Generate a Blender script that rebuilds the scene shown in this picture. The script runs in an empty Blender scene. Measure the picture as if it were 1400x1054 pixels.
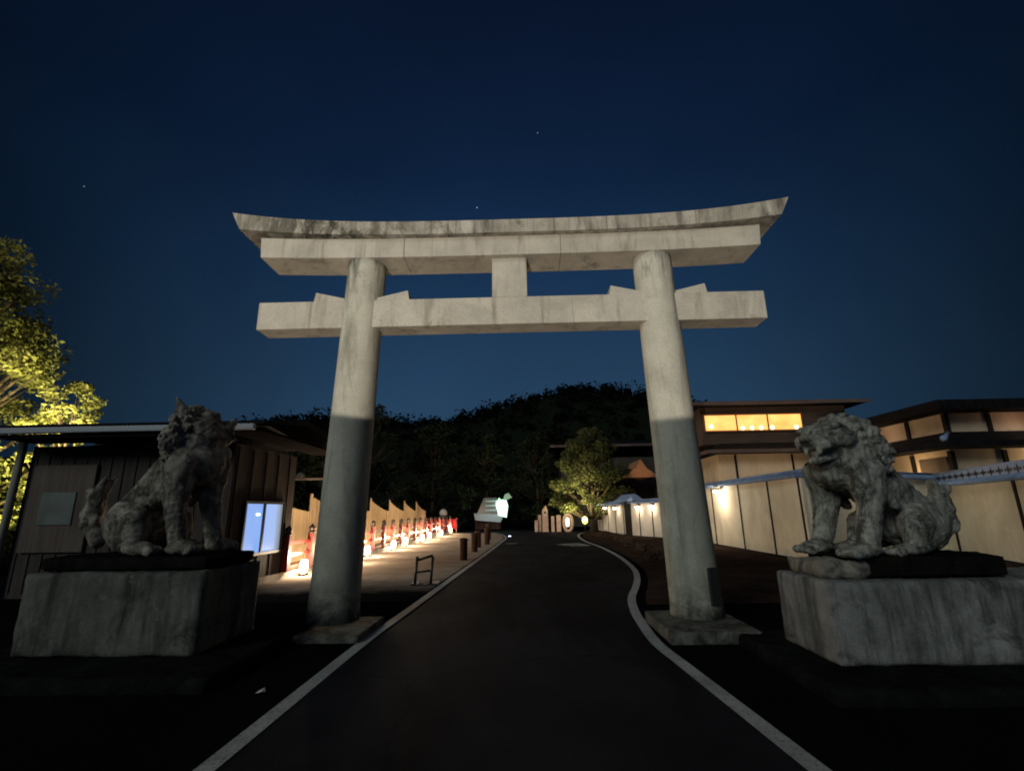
import bpy, bmesh, math, random
from mathutils import Vector, Matrix, noise
R = math.radians
PI = math.pi
S = bpy.context.scene
C = S.collection

# ------------------------------------------------------------------ object helpers
def link(o):
    C.objects.link(o); return o

def empty(name, loc=(0, 0, 0), label=None, cat=None, group=None):
    o = link(bpy.data.objects.new(name, None)); o.location = loc
    if label: o['label'] = label
    if cat: o['category'] = cat
    if group: o['group'] = group
    o.empty_display_size = .2
    return o

def tag(o, label, cat, group=None, kind=None):
    o['label'] = label
    if cat: o['category'] = cat
    if group: o['group'] = group
    if kind: o['kind'] = kind
    return o

def obj(name, bm, mats, parent=None, smooth=False, rel=True):
    """link a bmesh given in WORLD coordinates; under a parent it is shifted to the parent's frame"""
    me = bpy.data.meshes.new(name)
    if not isinstance(mats, (list, tuple)): mats = [mats]
    for m in mats: me.materials.append(m)
    if parent is not None and rel:
        Mw = Matrix.Identity(4); q_ = parent
        while q_ is not None: Mw = q_.matrix_basis @ Mw; q_ = q_.parent
        bm.transform(Mw.inverted())
    bmesh.ops.recalc_face_normals(bm, faces=bm.faces)
    if smooth:
        for f in bm.faces: f.smooth = True
    bm.to_mesh(me); bm.free()
    o = link(bpy.data.objects.new(name, me))
    if parent is not None: o.parent = parent
    return o

def struct(name, bm, m, label=None):
    o = obj(name, bm, m); o['kind'] = 'structure'
    if label: o['label'] = label
    return o

def rename_mesh(o, name): o.name = name; return o

# ------------------------------------------------------------------ shape helpers
def box(bm, x0, x1, y0, y1, z0, z1, M=None, mi=0, bev=0):
    v = [bm.verts.new((x, y, z)) for x in (x0, x1) for y in (y0, y1) for z in (z0, z1)]
    F = [(0, 1, 3, 2), (4, 6, 7, 5), (0, 4, 5, 1), (2, 3, 7, 6), (0, 2, 6, 4), (1, 5, 7, 3)]
    fs = [bm.faces.new([v[i] for i in f]) for f in F]
    for f in fs: f.material_index = mi
    if M is not None: bmesh.ops.transform(bm, matrix=M, verts=v)
    if bev:
        es = list({e for f in fs for e in f.edges})
        bmesh.ops.bevel(bm, geom=es, offset=bev, segments=2, affect='EDGES', profile=.6)
    return bm

def frame(a, b, z=0):
    """matrix whose X runs from a to b on the ground, Y to its left"""
    dx, dy = b[0]-a[0], b[1]-a[1]; L = math.hypot(dx, dy)
    return Matrix.Translation((a[0], a[1], z)) @ Matrix.Rotation(math.atan2(dy, dx), 4, 'Z'), L

def tube(bm, pts, rads, n=12, cap=True, mi=0):
    rings = []
    pts = [Vector(p) for p in pts]
    for i, p in enumerate(pts):
        d = (pts[min(i+1, len(pts)-1)] - pts[max(i-1, 0)]).normalized()
        a = d.orthogonal().normalized() if abs(d.z) < .99 else Vector((1, 0, 0))
        if abs(d.z) < .99: a = Vector((0, 0, 1)).cross(d).normalized()
        b = d.cross(a).normalized()
        r = rads[i] if isinstance(rads, (list, tuple)) else rads
        rings.append([bm.verts.new(p + a*math.cos(2*PI*k/n)*r + b*math.sin(2*PI*k/n)*r) for k in range(n)])
    for i in range(len(rings)-1):
        for k in range(n):
            f = bm.faces.new((rings[i][k], rings[i][(k+1) % n], rings[i+1][(k+1) % n], rings[i+1][k])); f.material_index = mi
            f.smooth = True
    if cap:
        for rr in (rings[0][::-1], rings[-1]):
            f = bm.faces.new(rr); f.material_index = mi
    return bm

def lathe(bm, prof, loc=(0, 0, 0), n=20, mi=0):
    rings = [[bm.verts.new((loc[0]+r*math.cos(2*PI*k/n), loc[1]+r*math.sin(2*PI*k/n), loc[2]+z)) for k in range(n)] for r, z in prof]
    for i in range(len(rings)-1):
        for k in range(n):
            f = bm.faces.new((rings[i][k], rings[i][(k+1) % n], rings[i+1][(k+1) % n], rings[i+1][k])); f.smooth = True; f.material_index = mi
    bm.faces.new(rings[0][::-1]).material_index = mi; bm.faces.new(rings[-1]).material_index = mi
    return bm

def ell(bm, c, r, rot=None, sub=3):
    M = Matrix.Translation(c)
    if rot: M = M @ Matrix.Rotation(rot[0], 4, 'X') @ Matrix.Rotation(rot[1], 4, 'Y') @ Matrix.Rotation(rot[2], 4, 'Z')
    if not isinstance(r, (tuple, list)): r = (r, r, r)
    M = M @ Matrix.Diagonal((r[0], r[1], r[2], 1))
    bmesh.ops.create_icosphere(bm, subdivisions=sub, radius=1, matrix=M)

def caps(bm, a, b, ra, rb, n=7):
    a = Vector(a); b = Vector(b)
    for i in range(n+1):
        t = i/n
        ell(bm, a.lerp(b, t), ra+(rb-ra)*t, sub=2)

def prism(bm, poly, y0, y1, mi=0, M=None):
    """poly in XZ, extruded along Y"""
    A = [bm.verts.new((x, y0, z)) for x, z in poly]; B = [bm.verts.new((x, y1, z)) for x, z in poly]
    n = len(poly)
    fs = [bm.faces.new(A), bm.faces.new(B[::-1])]
    for i in range(n): fs.append(bm.faces.new((A[i], B[i], B[(i+1) % n], A[(i+1) % n])))
    for f in fs: f.material_index = mi
    if M is not None: bmesh.ops.transform(bm, matrix=M, verts=A+B)
    return bm

def remesh(bm, voxel, smooth=2, amp=0.0, freq=6, amp2=0.0, freq2=20):
    """turn an intersecting set of blobs into one continuous skin, weathered by noise"""
    me = bpy.data.meshes.new('tmp'); bm.to_mesh(me); bm.free()
    o = link(bpy.data.objects.new('tmp', me))
    m = o.modifiers.new('r', 'REMESH'); m.mode = 'VOXEL'; m.voxel_size = voxel; m.adaptivity = 0
    if smooth:
        s = o.modifiers.new('s', 'SMOOTH'); s.factor = .5; s.iterations = smooth
    dg = bpy.context.evaluated_depsgraph_get()
    me2 = bpy.data.meshes.new_from_object(o.evaluated_get(dg))
    bpy.data.objects.remove(o); bpy.data.meshes.remove(me)
    b = bmesh.new(); b.from_mesh(me2); bpy.data.meshes.remove(me2)
    b.normal_update()
    if amp or amp2:
        for v in b.verts:
            d = amp*noise.noise(v.co*freq) + amp2*noise.noise(v.co*freq2)
            v.co += v.normal*d
    for f in b.faces: f.smooth = True
    return b

# ------------------------------------------------------------------ materials
def mat(name, col=(.5, .5, .5), rough=.8, spec=.3, metal=0):
    m = bpy.data.materials.new(name); m.use_nodes = True
    nt = m.node_tree; b = nt.nodes['Principled BSDF']
    b.inputs['Base Color'].default_value = (*col, 1); b.inputs['Roughness'].default_value = rough
    b.inputs['Specular IOR Level'].default_value = spec; b.inputs['Metallic'].default_value = metal
    return m

class N:
    def __init__(s, m): s.nt = m.node_tree; s.b = s.nt.nodes.get('Principled BSDF')
    def new(s, t, **k):
        n = s.nt.nodes.new(t)
        for a, v in k.items(): setattr(n, a, v)
        return n
    def co(s, scale=(1, 1, 1), kind='Object'):
        t = s.new('ShaderNodeTexCoord'); mp = s.new('ShaderNodeMapping'); mp.inputs['Scale'].default_value = scale
        s.nt.links.new(t.outputs[kind], mp.inputs['Vector']); return mp.outputs[0]
    def noise(s, scale, vec, det=5, rough=.6, dist=0):
        n = s.new('ShaderNodeTexNoise'); n.inputs['Scale'].default_value = scale; n.inputs['Detail'].default_value = det
        n.inputs['Roughness'].default_value = rough; n.inputs['Distortion'].default_value = dist
        s.nt.links.new(vec, n.inputs['Vector']); return n.outputs['Fac']
    def ramp(s, fac, stops):
        r = s.new('ShaderNodeValToRGB'); e = r.color_ramp.elements
        while len(e) < len(stops): e.new(.5)
        for i, (p, c) in enumerate(stops):
            e[i].position = p; e[i].color = (*c, 1) if isinstance(c, tuple) else (c, c, c, 1)
        s.nt.links.new(fac, r.inputs[0]); return r.outputs[0]
    def mix(s, f, a, b, mode='MIX'):
        m = s.new('ShaderNodeMix', data_type='RGBA', blend_type=mode)
        for i, v in ((0, f), (6, a), (7, b)):
            if isinstance(v, (int, float)): m.inputs[i].default_value = v
            elif isinstance(v, tuple): m.inputs[i].default_value = (*v, 1)
            else: s.nt.links.new(v, m.inputs[i])
        return m.outputs[2]
    def math(s, op, a, b=0):
        m = s.new('ShaderNodeMath', operation=op)
        for i, v in ((0, a), (1, b)):
            if isinstance(v, (int, float)): m.inputs[i].default_value = v
            else: s.nt.links.new(v, m.inputs[i])
        return m.outputs[0]
    def base(s, c): s.nt.links.new(c, s.b.inputs['Base Color'])
    def bump(s, h, st=.3, d=.02):
        b = s.new('ShaderNodeBump'); b.inputs['Strength'].default_value = st; b.inputs['Distance'].default_value = d
        s.nt.links.new(h, b.inputs['Height']); s.nt.links.new(b.outputs[0], s.b.inputs['Normal'])

def stone(name, light, dark, stain=.5, streak=.5, scale=2.5, bump=.5, lichen=None, stainc=(.02, .02, .018)):
    """weathered stone or concrete: mottling, fine grain, vertical run-off streaks, black growth"""
    m = mat(name, rough=.92, spec=.04 if light[0] > .05 else 0); n = N(m)
    v = n.co(); vs = n.co((1, 1, .12))
    a = n.noise(scale, v, 6, .65, .3)
    c = n.ramp(a, [(.3, dark), (.68, light)])
    g = n.noise(45, v, 3, .7)
    c = n.mix(.35, c, n.ramp(g, [(.3, .35), (.7, 1.0)]), 'MULTIPLY')
    st = n.noise(scale*2.2, vs, 5, .7, .4)
    c = n.mix(n.ramp(st, [(.62-.25*streak, 0.0), (.80-.2*streak, .8)]), c, stainc)
    bl = n.noise(scale*.9, v, 8, .7, .8)
    c = n.mix(n.ramp(bl, [(.66-.24*stain, 0.0), (.78-.2*stain, .85)]), c, stainc)
    if lichen:
        li = n.noise(scale*3.1, v, 6, .75)
        c = n.mix(n.ramp(li, [(.58, 0.0), (.66, .7)]), c, lichen)
    n.base(c)
    h = n.mix(.5, a, g)
    n.bump(h, bump, .03)
    return m

def plaster(name, light, dark, scale=1.2):
    m = mat(name, rough=.9, spec=.1); n = N(m); v = n.co(); vs = n.co((1, 1, .25))
    c = n.ramp(n.noise(scale, v, 6, .6, .5), [(.35, dark), (.6, light)])
    c = n.mix(n.ramp(n.noise(scale*3, vs, 5, .7), [(.5, 0.0), (.75, .35)]), c, tuple(x*.5 for x in dark))
    n.base(c); n.bump(n.noise(30, v), .15, .01)
    return m

def wood(name, light, dark, scale=1, ax=2, rough=.7):
    m = mat(name, rough=rough, spec=.06); n = N(m)
    s = [14, 14, 14]; s[ax] = .6
    v = n.co(tuple(s)); w = n.co()
    c = n.ramp(n.noise(scale, v, 5, .6, .4), [(.3, dark), (.7, light)])
    c = n.mix(.5, c, n.ramp(n.noise(.8, w), [(.3, .45), (.7, 1.0)]), 'MULTIPLY')
    n.base(c); n.bump(n.noise(scale, v, 5), .3, .01)
    return m

def emit(name, col, st):
    m = bpy.data.materials.new(name); m.use_nodes = True; nt = m.node_tree
    b = nt.nodes['Principled BSDF']; b.inputs['Base Color'].default_value = (.8, .8, .8, 1)
    b.inputs['Emission Color'].default_value = (*col, 1); b.inputs['Emission Strength'].default_value = st
    return m

def leafmat(name, a, b, trans=.35):
    m = mat(name, rough=.6, spec=.2 if a[1] > .02 else 0); n = N(m)
    v = n.co()
    c = n.ramp(n.noise(1.1, v, 4, .6), [(.3, a), (.7, b)])
    c = n.mix(.5, c, n.ramp(n.noise(14, v, 2), [(.3, .5), (.7, 1.3)]), 'MULTIPLY')
    n.base(c)
    t = n.new('ShaderNodeBsdfTranslucent'); n.nt.links.new(c, t.inputs[0])
    mx = n.new('ShaderNodeMixShader'); mx.inputs[0].default_value = trans
    n.nt.links.new(n.b.outputs[0], mx.inputs[1]); n.nt.links.new(t.outputs[0], mx.inputs[2])
    n.nt.links.new(mx.outputs[0], n.nt.nodes['Material Output'].inputs[0])
    return m

def tilemat(name, col, freq=4, ax='X'):
    m = mat(name, col, .8, .06); n = N(m); v = n.co()
    w = n.new('ShaderNodeTexWave', bands_direction=ax); w.inputs['Scale'].default_value = freq; n.nt.links.new(v, w.inputs['Vector'])
    c = n.ramp(n.noise(3, v, 5), [(.3, tuple(x*.5 for x in col)), (.7, tuple(min(1, x*1.4) for x in col))])
    c = n.mix(.6, c, n.ramp(w.outputs['Fac'], [(.1, .25), (.6, 1.0)]), 'MULTIPLY')
    n.base(c); n.bump(w.outputs['Fac'], .8, .06)
    return m

CONC = stone('torii_concrete', (.56, .525, .46), (.38, .355, .31), stain=.22, streak=.42, scale=1.5, bump=.35, stainc=(.15, .13, .10))
def pillar_mat():
    m = stone('pillar_concrete', (.60, .58, .50), (.40, .385, .33), stain=.25, streak=.48, scale=1.3, bump=.35, stainc=(.13, .12, .09))
    n = N(m); c = n.b.inputs['Base Color'].links[0].from_socket
    sp = n.new('ShaderNodeSeparateXYZ'); v = n.co(); n.nt.links.new(v, sp.inputs[0])
    # green algae film low on the shaft, splash dirt round the foot, black run-off from the joint under the lintel
    al = n.math('MULTIPLY', n.ramp(n.noise(1.1, n.co((1, 1, .35)), 5, .7, .6), [(.40, 0.0), (.66, .42)]), n.ramp(n.math('DIVIDE', sp.outputs['Z'], 6), [(.0, 1.0), (.7, .25)]))
    c = n.mix(al, c, (.19, .205, .155))
    ft = n.math('MULTIPLY', n.ramp(n.noise(3.2, v, 5, .7, .6), [(.36, 0.0), (.58, 1.0)]), n.ramp(sp.outputs['Z'], [(.15, .95), (.85, 0.0)]))
    c = n.mix(ft, c, (.045, .045, .04))
    tp = n.math('MULTIPLY', n.ramp(n.noise(3.0, n.co((1.6, 1.6, .22)), 5, .7, .5), [(.46, 0.0), (.6, 1.0)]), n.ramp(n.math('DIVIDE', sp.outputs['Z'], 6), [(.78, 0.0), (.96, .9)]))
    c = n.mix(tp, c, (.06, .055, .045))
    n.base(c); return m
PILLAR = pillar_mat()
CONC_TOP = stone('torii_concrete_top', (.52, .485, .43), (.34, .315, .27), stain=.45, streak=.66, scale=2.2, bump=.35, stainc=(.07, .065, .05))
def top_mat():
    # heavier black growth towards the left end of the cap beam
    n = N(CONC_TOP); c = n.b.inputs['Base Color'].links[0].from_socket
    v = n.co(); sp = n.new('ShaderNodeSeparateXYZ'); n.nt.links.new(v, sp.inputs[0])
    g = n.ramp(n.math('DIVIDE', n.math('ADD', sp.outputs['X'], 4.6), 9.2), [(.05, .5), (.17, 1.0), (.35, .35), (.6, .1)])
    f = n.math('MULTIPLY', n.ramp(n.noise(3.4, n.co((1, 1, .5)), 7, .75, .8), [(.44, 0.0), (.56, 1.0)]), g)
    n.base(n.mix(f, c, (.05, .048, .035)))
top_mat()
SLAB = stone('slab_stone', (.20, .20, .175), (.03, .03, .027), .7, .3, 4)
LIONL = stone('lion_stone_left', (.52, .46, .39), (.13, .115, .10), .86, .62, 4.0, .9, (.42, .42, .37))
LIONR = stone('lion_stone_right', (.60, .58, .50), (.22, .215, .19), .82, .66, 4.6, .9, (.48, .50, .46))
PLL = stone('plinth_stone_left', (.19, .19, .17), (.07, .07, .064), .42, .62, 1.6, .6, (.17, .18, .14))
PLR = stone('plinth_stone_right', (.34, .34, .33), (.15, .15, .148), .50, .70, 2.6, .6, None, (.03, .03, .03))
PLATD = stone('platform_stone_dark', (.016, .015, .013), (.006, .006, .006), .3, .3, 4, .8)
ROCK = stone('platform_rock', (.36, .33, .28), (.14, .13, .11), .45, .3, 4, .8)
FOOT = stone('footing_stone', (.016, .016, .017), (.006, .006, .006), .4, .3, 3, .6)

# ------------------------------------------------------------------ camera
cam = bpy.data.cameras.new('camera'); co = link(bpy.data.objects.new('camera', cam))
yaw, pit, rol = .0216, .2512, -.0154
fw = Vector((-math.sin(yaw)*math.cos(pit), math.cos(yaw)*math.cos(pit), math.sin(pit)))
rt = Vector((math.cos(yaw), math.sin(yaw), 0)); up = rt.cross(fw)
r2 = rt*math.cos(rol) + up*math.sin(rol); u2 = -rt*math.sin(rol) + up*math.cos(rol)
M = Matrix((r2, u2, -fw)).transposed().to_4x4(); M.translation = (.1875, -7.49, 1.6)
co.matrix_world = M
cam.sensor_width = 36; cam.lens = 36*665.5/1400; cam.clip_end = 2000; cam.clip_start = .05
S.camera = co

# ------------------------------------------------------------------ world: clear night sky, glow near the horizon
W = bpy.data.worlds.new('World'); S.world = W; W.use_nodes = True
nt = W.node_tree; bg = nt.nodes['Background']
class WN(N):
    def __init__(s): s.nt = nt; s.b = None
w = WN()
tc = w.new('ShaderNodeTexCoord'); sx = w.new('ShaderNodeSeparateXYZ'); nt.links.new(tc.outputs['Generated'], sx.inputs[0])
sky = w.ramp(sx.outputs['Z'], [(0.0, (.024, .066, .128)), (.2, (.0205, .056, .112)), (.42, (.0105, .034, .082)), (.6, (.0048, .0160, .047)), (.8, (.0026, .0072, .0230)), (1.0, (.001, .0025, .010))])
# corner vignette put into the sky colour: darker to the sides
az = w.math('MULTIPLY', sx.outputs['X'], sx.outputs['X'])
k = w.math('SUBTRACT', 1.0, w.math('MULTIPLY', az, 1.45))
k = w.math('MAXIMUM', k, .2)
sky = w.mix(1.0, sky, k, 'MULTIPLY')
sn = w.noise(2.5, tc.outputs['Generated'], 3, .5)
sky = w.mix(1.0, sky, w.ramp(sn, [(.2, .85), (.8, 1.15)]), 'MULTIPLY')
def star(u, v, size, br):
    d = (r2*((u-700)/665.5) + u2*((527-v)/665.5) + fw).normalized()
    dp = w.new('ShaderNodeVectorMath', operation='DOT_PRODUCT'); nt.links.new(tc.outputs['Generated'], dp.inputs[0]); dp.inputs[1].default_value = d
    g = w.math('GREATER_THAN', dp.outputs['Value'], math.cos(size))
    return w.mix(w.math('MULTIPLY', g, br), sky, (.45, .5, .6))
for s_ in ((652, 284, .0011, .9), (735, 182, .0010, .5), (115, 255, .0009, .35)):
    sky = star(*s_)
nt.links.new(sky, bg.inputs[0]); bg.inputs[1].default_value = 1.0

def lamp(kind, name, loc, power, col, rad=.1, tgt=None, **k):
    d = bpy.data.lights.new(name, kind); d.energy = power; d.color = col
    if kind in ('POINT', 'SPOT'): d.shadow_soft_size = rad
    for a, v in k.items(): setattr(d, a, v)
    o = link(bpy.data.objects.new(name, d)); o.location = loc
    if tgt is not None:
        o.rotation_euler = (Vector(tgt)-Vector(loc)).to_track_quat('-Z', 'Y').to_euler()
    return o
# the single sun lamp: soft fill added from behind the camera to brighten surfaces
sd = Vector((.52, .72, -.44)).normalized()
fill_sun = bpy.data.lights.new('fill_sun', 'SUN'); fill_sun.energy = .82; fill_sun.angle = R(22); fill_sun.color = (.92, 1.0, .92)
so = link(bpy.data.objects.new('fill_sun', fill_sun)); so.rotation_euler = sd.to_track_quat('-Z', 'Y').to_euler()
# assumed unseen floodlight behind the camera: its beam starts just above the guardian lions
el = R(7.35); half = R(60)
fl = lamp('SPOT', 'assumed_flood_beam', (-2.6, -14.0, .95), 6000, (1.0, .90, .74), .03, spot_size=2*half, spot_blend=.012)
tilt = el+half
fl.rotation_euler = Vector((math.sin(.30)*math.cos(tilt), math.cos(.30)*math.cos(tilt), math.sin(tilt))).to_track_quat('-Z', 'Y').to_euler()

# ------------------------------------------------------------------ ground
def ground_mat():
    m = mat('dark_asphalt', rough=.95, spec=0); n = N(m); v = n.co()
    a = n.ramp(n.noise(.6, v, 6, .6), [(.3, (.0035, .0038, .0050)), (.7, (.0085, .0085, .0100))])
    a = n.mix(.5, a, n.ramp(n.noise(120, v, 2), [(.35, .4), (.7, 1.6)]), 'MULTIPLY')
    n.base(a); n.bump(n.noise(120, v, 2), .5, .008); return m
def road_mat():
    m = mat('road_asphalt', rough=.92, spec=.02); n = N(m); v = n.co()
    a = n.ramp(n.noise(.5, v, 6, .65), [(.3, (.011, .011, .014)), (.7, (.024, .023, .027))])
    a = n.mix(.6, a, n.ramp(n.noise(160, v, 2), [(.35, .35), (.7, 1.8)]), 'MULTIPLY')
    a = n.mix(.8, a, n.ramp(n.noise(.35, n.co((1, .4, 1)), 4, .7, .6), [(.42, .6), (.5, 1.15)]), 'MULTIPLY')
    cr = n.new('ShaderNodeTexVoronoi', feature='DISTANCE_TO_EDGE'); cr.inputs['Scale'].default_value = .35
    vv = n.mix(.25, v, n.noise(1.5, v, 4)); n.nt.links.new(vv, cr.inputs['Vector'])
    a = n.mix(n.ramp(cr.outputs['Distance'], [(0.0, .7), (.006, 0.0)]), a, (.008, .008, .008))
    n.base(a); n.bump(n.noise(160, v, 2), .5, .006); return m
def grid(x0, x1, y0, y1, z, nx=1, ny=1):
    bm = bmesh.new()
    V = [[bm.verts.new((x0+(x1-x0)*i/nx, y0+(y1-y0)*j/ny, z)) for j in range(ny+1)] for i in range(nx+1)]
    for i in range(nx):
        for j in range(ny): bm.faces.new((V[i][j], V[i+1][j], V[i+1][j+1], V[i][j+1]))
    return bm
struct('ground', grid(-500, 500, -60, 900, -.004), ground_mat())

LL = [(-1.95, -9), (-1.92, -3.9), (-1.90, -.6), (-1.8, 1.5), (-1.64, 5.4), (-1.38, 11.3), (-1.05, 20), (-.98, 23.0), (-1.35, 27.0), (-2.2, 31)]
RL = [(2.38, -9), (1.99, -3.9), (1.93, -3.1), (1.83, -1.8), (1.77, -.9), (1.83, .1), (1.93, 1.1), (2.14, 2.3), (2.5, 3.6), (2.82, 4.9), (3.12, 6.6), (3.34, 9.0), (3.45, 11.5), (3.46, 15.0), (3.3, 20), (3.7, 26), (5.0, 31)]
def cr(P, n=8):
    out = []
    for i in range(len(P)-1):
        p0 = Vector(P[max(i-1, 0)]); p1 = Vector(P[i]); p2 = Vector(P[i+1]); p3 = Vector(P[min(i+2, len(P)-1)])
        for k in range(n):
            t = k/n
            out.append(.5*((2*p1)+(p2-p0)*t+(2*p0-5*p1+4*p2-p3)*t*t+(3*p1-p0-3*p2+p3)*t**3))
    out.append(Vector(P[-1])); return out
LC, RC = cr(LL), cr(RL)
def xat(P, y):
    for a, b in zip(P, P[1:]):
        if a.y <= y <= b.y: return a.x+(b.x-a.x)*(y-a.y)/(b.y-a.y)
    return P[-1].x
bm = bmesh.new(); prev = None
yy = -9
while yy <= 31:
    row = [bm.verts.new((xat(LC, yy), yy, 0)), bm.verts.new((xat(RC, yy), yy, 0))]
    if prev: bm.faces.new((prev[0], prev[1], row[1], row[0]))
    prev = row; yy += .5
box(bm, -40, 40, 31.0, 33.8, -.05, .0)
struct('road', bm, road_mat())
def paint_mat():
    m = mat('road_paint', rough=.7, spec=.2); n = N(m); v = n.co()
    c = n.ramp(n.noise(2.0, v, 6, .7), [(.3, (.24, .245, .245)), (.65, (.42, .425, .42))])
    c = n.mix(n.ramp(n.noise(38, v, 4, .8), [(.53, 0.0), (.64, .8)]), c, (.03, .03, .03))
    n.base(c); return m
PAINT = paint_mat()
def ribbon(P, w, z, gaps=()):
    bm = bmesh.new(); prev = None
    for i, p in enumerate(P):
        d = (P[min(i+1, len(P)-1)]-P[max(i-1, 0)]).normalized(); nrm = Vector((-d.y, d.x))
        row = [bm.verts.new((p.x+nrm.x*w/2, p.y+nrm.y*w/2, z)), bm.verts.new((p.x-nrm.x*w/2, p.y-nrm.y*w/2, z))]
        if prev and i not in gaps: bm.faces.new((prev[0], prev[1], row[1], row[0]))
        prev = row
    return bm
struct('road_line', ribbon(LC, .145, .006), PAINT, 'long nearly straight white edge line on the left side of the road')
struct('road_line', ribbon(RC, .145, .006), PAINT, 'curving white edge line on the right side of the road')

def plaza_mat():
    m = mat('plaza_paving', rough=.92, spec=0); n = N(m); v = n.co()
    c = n.ramp(n.noise(.9, v, 6, .65), [(.3, (.26, .21, .17)), (.7, (.42, .36, .30))])
    c = n.mix(.5, c, n.ramp(n.noise(80, v, 2), [(.3, .5), (.7, 1.3)]), 'MULTIPLY')
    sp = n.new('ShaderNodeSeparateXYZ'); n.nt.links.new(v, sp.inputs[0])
    e = n.math('ADD', sp.outputs['Y'], n.math('MULTIPLY', n.noise(.9, v, 6, .7), 2.2))      # blend to dark asphalt, painting in the falloff of light towards the camera
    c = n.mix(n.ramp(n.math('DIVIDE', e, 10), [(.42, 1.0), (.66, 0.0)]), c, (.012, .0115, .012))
    n.base(c); n.bump(n.noise(80, v, 2), .5, .008); return m
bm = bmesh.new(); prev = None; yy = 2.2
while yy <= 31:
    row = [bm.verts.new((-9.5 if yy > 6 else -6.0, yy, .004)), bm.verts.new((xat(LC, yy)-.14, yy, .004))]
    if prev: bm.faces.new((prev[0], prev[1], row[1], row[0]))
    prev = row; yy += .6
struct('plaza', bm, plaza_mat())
def earth_mat():
    m = mat('earth', rough=.95, spec=0); n = N(m); v = n.co()
    c = n.ramp(n.noise(1.4, v, 7, .7), [(.3, (.022, .015, .012)), (.7, (.060, .040, .032))])
    n.base(c); n.bump(n.noise(18, v, 5, .7), .7, .05); return m
EARTH = earth_mat()
bm = bmesh.new(); prev = None; yy = 1.6
while yy <= 31:
    xr = 15 if yy < 7 else 8.3 if yy < 16.5 else max(5.7, 8.3-(yy-16.5)*.4)
    x0 = xat(RC, yy)+.25
    row = []
    for k_ in range(13):
        x = x0+(xr-x0)*k_/12
        z = .003+ (.10*(1-math.exp(-(x-x0)*1.2)))*min(1, max(0, (yy-1.6)/2)) + (.03*noise.noise((x, yy, 0)) if 0 < k_ < 12 else 0)
        row.append(bm.verts.new((x, yy, max(z, .003))))
    if prev:
        for a in range(12): bm.faces.new((prev[a], prev[a+1], row[a+1], row[a]))
    prev = row; yy += .45
struct('verge', bm, EARTH, 'bare brown earth verge between the curving line and the plaster wall')
# kerb under the red railing
bm = bmesh.new(); box(bm, -.16, 0, 0, 27.2, .0, .16)
Mk = Matrix.Translation((-6.05, 4.4, 0)) @ Matrix.Rotation(R(-1.5), 4, 'Z'); bm.transform(Mk)
struct('kerb', bm, stone('kerb_stone', (.55, .52, .47), (.35, .33, .3), .2, .2, 3))

# ------------------------------------------------------------------ torii gate
T = empty('torii_gate', (0, 0, 0), 'huge pale concrete torii gate with two leaning pillars spanning the road', 'torii gate')
for sgn in (-1, 1):
    bm = bmesh.new(); n = 48
    pts = []; rr = []
    for i in range(25):
        t = i/24; z = .12+(5.72-.12)*t
        x = sgn*(2.585+(2.405-2.585)*t)
        pts.append((x, 0, z)); rr.append(.352-.042*t + (.02*math.exp(-z*3)))
    tube(bm, pts, rr, n)
    pl = obj('pillar', bm, PILLAR, T)
    bm = bmesh.new()
    if sgn > 0: box(bm, 1.92, 3.02, -1.0, .34, 0, .145, bev=.02)
    else: box(bm, -3.05, -1.96, -.78, .45, 0, .085, bev=.02)
    o = obj('foundation_slab', bm, SLAB, T)
bm = bmesh.new(); a_ = R(-62); box(bm, -.075, .075, -.02, .02, .32, .80, M=Matrix.Translation((2.568+.366*math.cos(a_), .366*math.sin(a_), 0)) @ Matrix.Rotation(a_+R(90), 4, 'Z'))
obj('plaque', bm, mat('dark_plaque', (.03, .03, .032), .6), T)
bm = bmesh.new(); box(bm, -4.09, 4.09, -.21, .21, 4.485, 4.955, bev=.015)
obj('tie_beam', bm, CONC, T)
for sgn in (-1, 1):
    for side in (-1, 1):
        bm = bmesh.new(); px = sgn*2.43
        a, b = (.27, .78) if side*sgn > 0 else (.27, .80)
        prism(bm, [(px+side*a, 4.957), (px+side*b, 4.957), (px+side*(b-.03), 5.125), (px+side*a, 5.01)], -.17, .17)
        obj('wedge', bm, CONC, T)
bm = bmesh.new(); box(bm, -.27, .30, -.20, .20, 4.958, 5.655, bev=.01)
obj('strut', bm, CONC, T)
def curve_z(x): return .27*(abs(x)/4.61)**3.2
def beam(bm, x0, x1, zb, zt, y, cut0=0, cut1=0, n=14, ridge=0, curve=1.0):
    """a beam that rises towards its tips, from x0 to x1, half depth y; cut = how far the lower edge is drawn in"""
    rows = []
    for i in range(n+1):
        t = i/n; x = x0+(x1-x0)*t
        c = curve_z(x)*curve
        xb = x0+cut0+(x1-cut1-x0-cut0)*t
        cb = curve_z(xb)*curve*.8
        P = [(xb, -y, zb+cb), (x, -y, zt+c)]
        if ridge: P.append((x, 0, zt+ridge+c))
        P += [(x, y, zt+c), (xb, y, zb+cb)]
        rows.append([bm.verts.new(p) for p in P])
    m_ = len(rows[0])
    for i in range(n):
        for k_ in range(m_): bm.faces.new((rows[i][k_], rows[i][(k_+1) % m_], rows[i+1][(k_+1) % m_], rows[i+1][k_]))
    bm.faces.new(rows[0][::-1]); bm.faces.new(rows[-1])
bm = bmesh.new()
for a, b in ((-4.13, -1.72), (-1.712, .86), (.868, 4.13)):
    beam(bm, a, b, 5.655, 5.995, .31, (.03 if a < -4 else 0), (.03 if b > 4 else 0), curve=.45)
obj('lintel', bm, CONC, T)
bm = bmesh.new()
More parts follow.
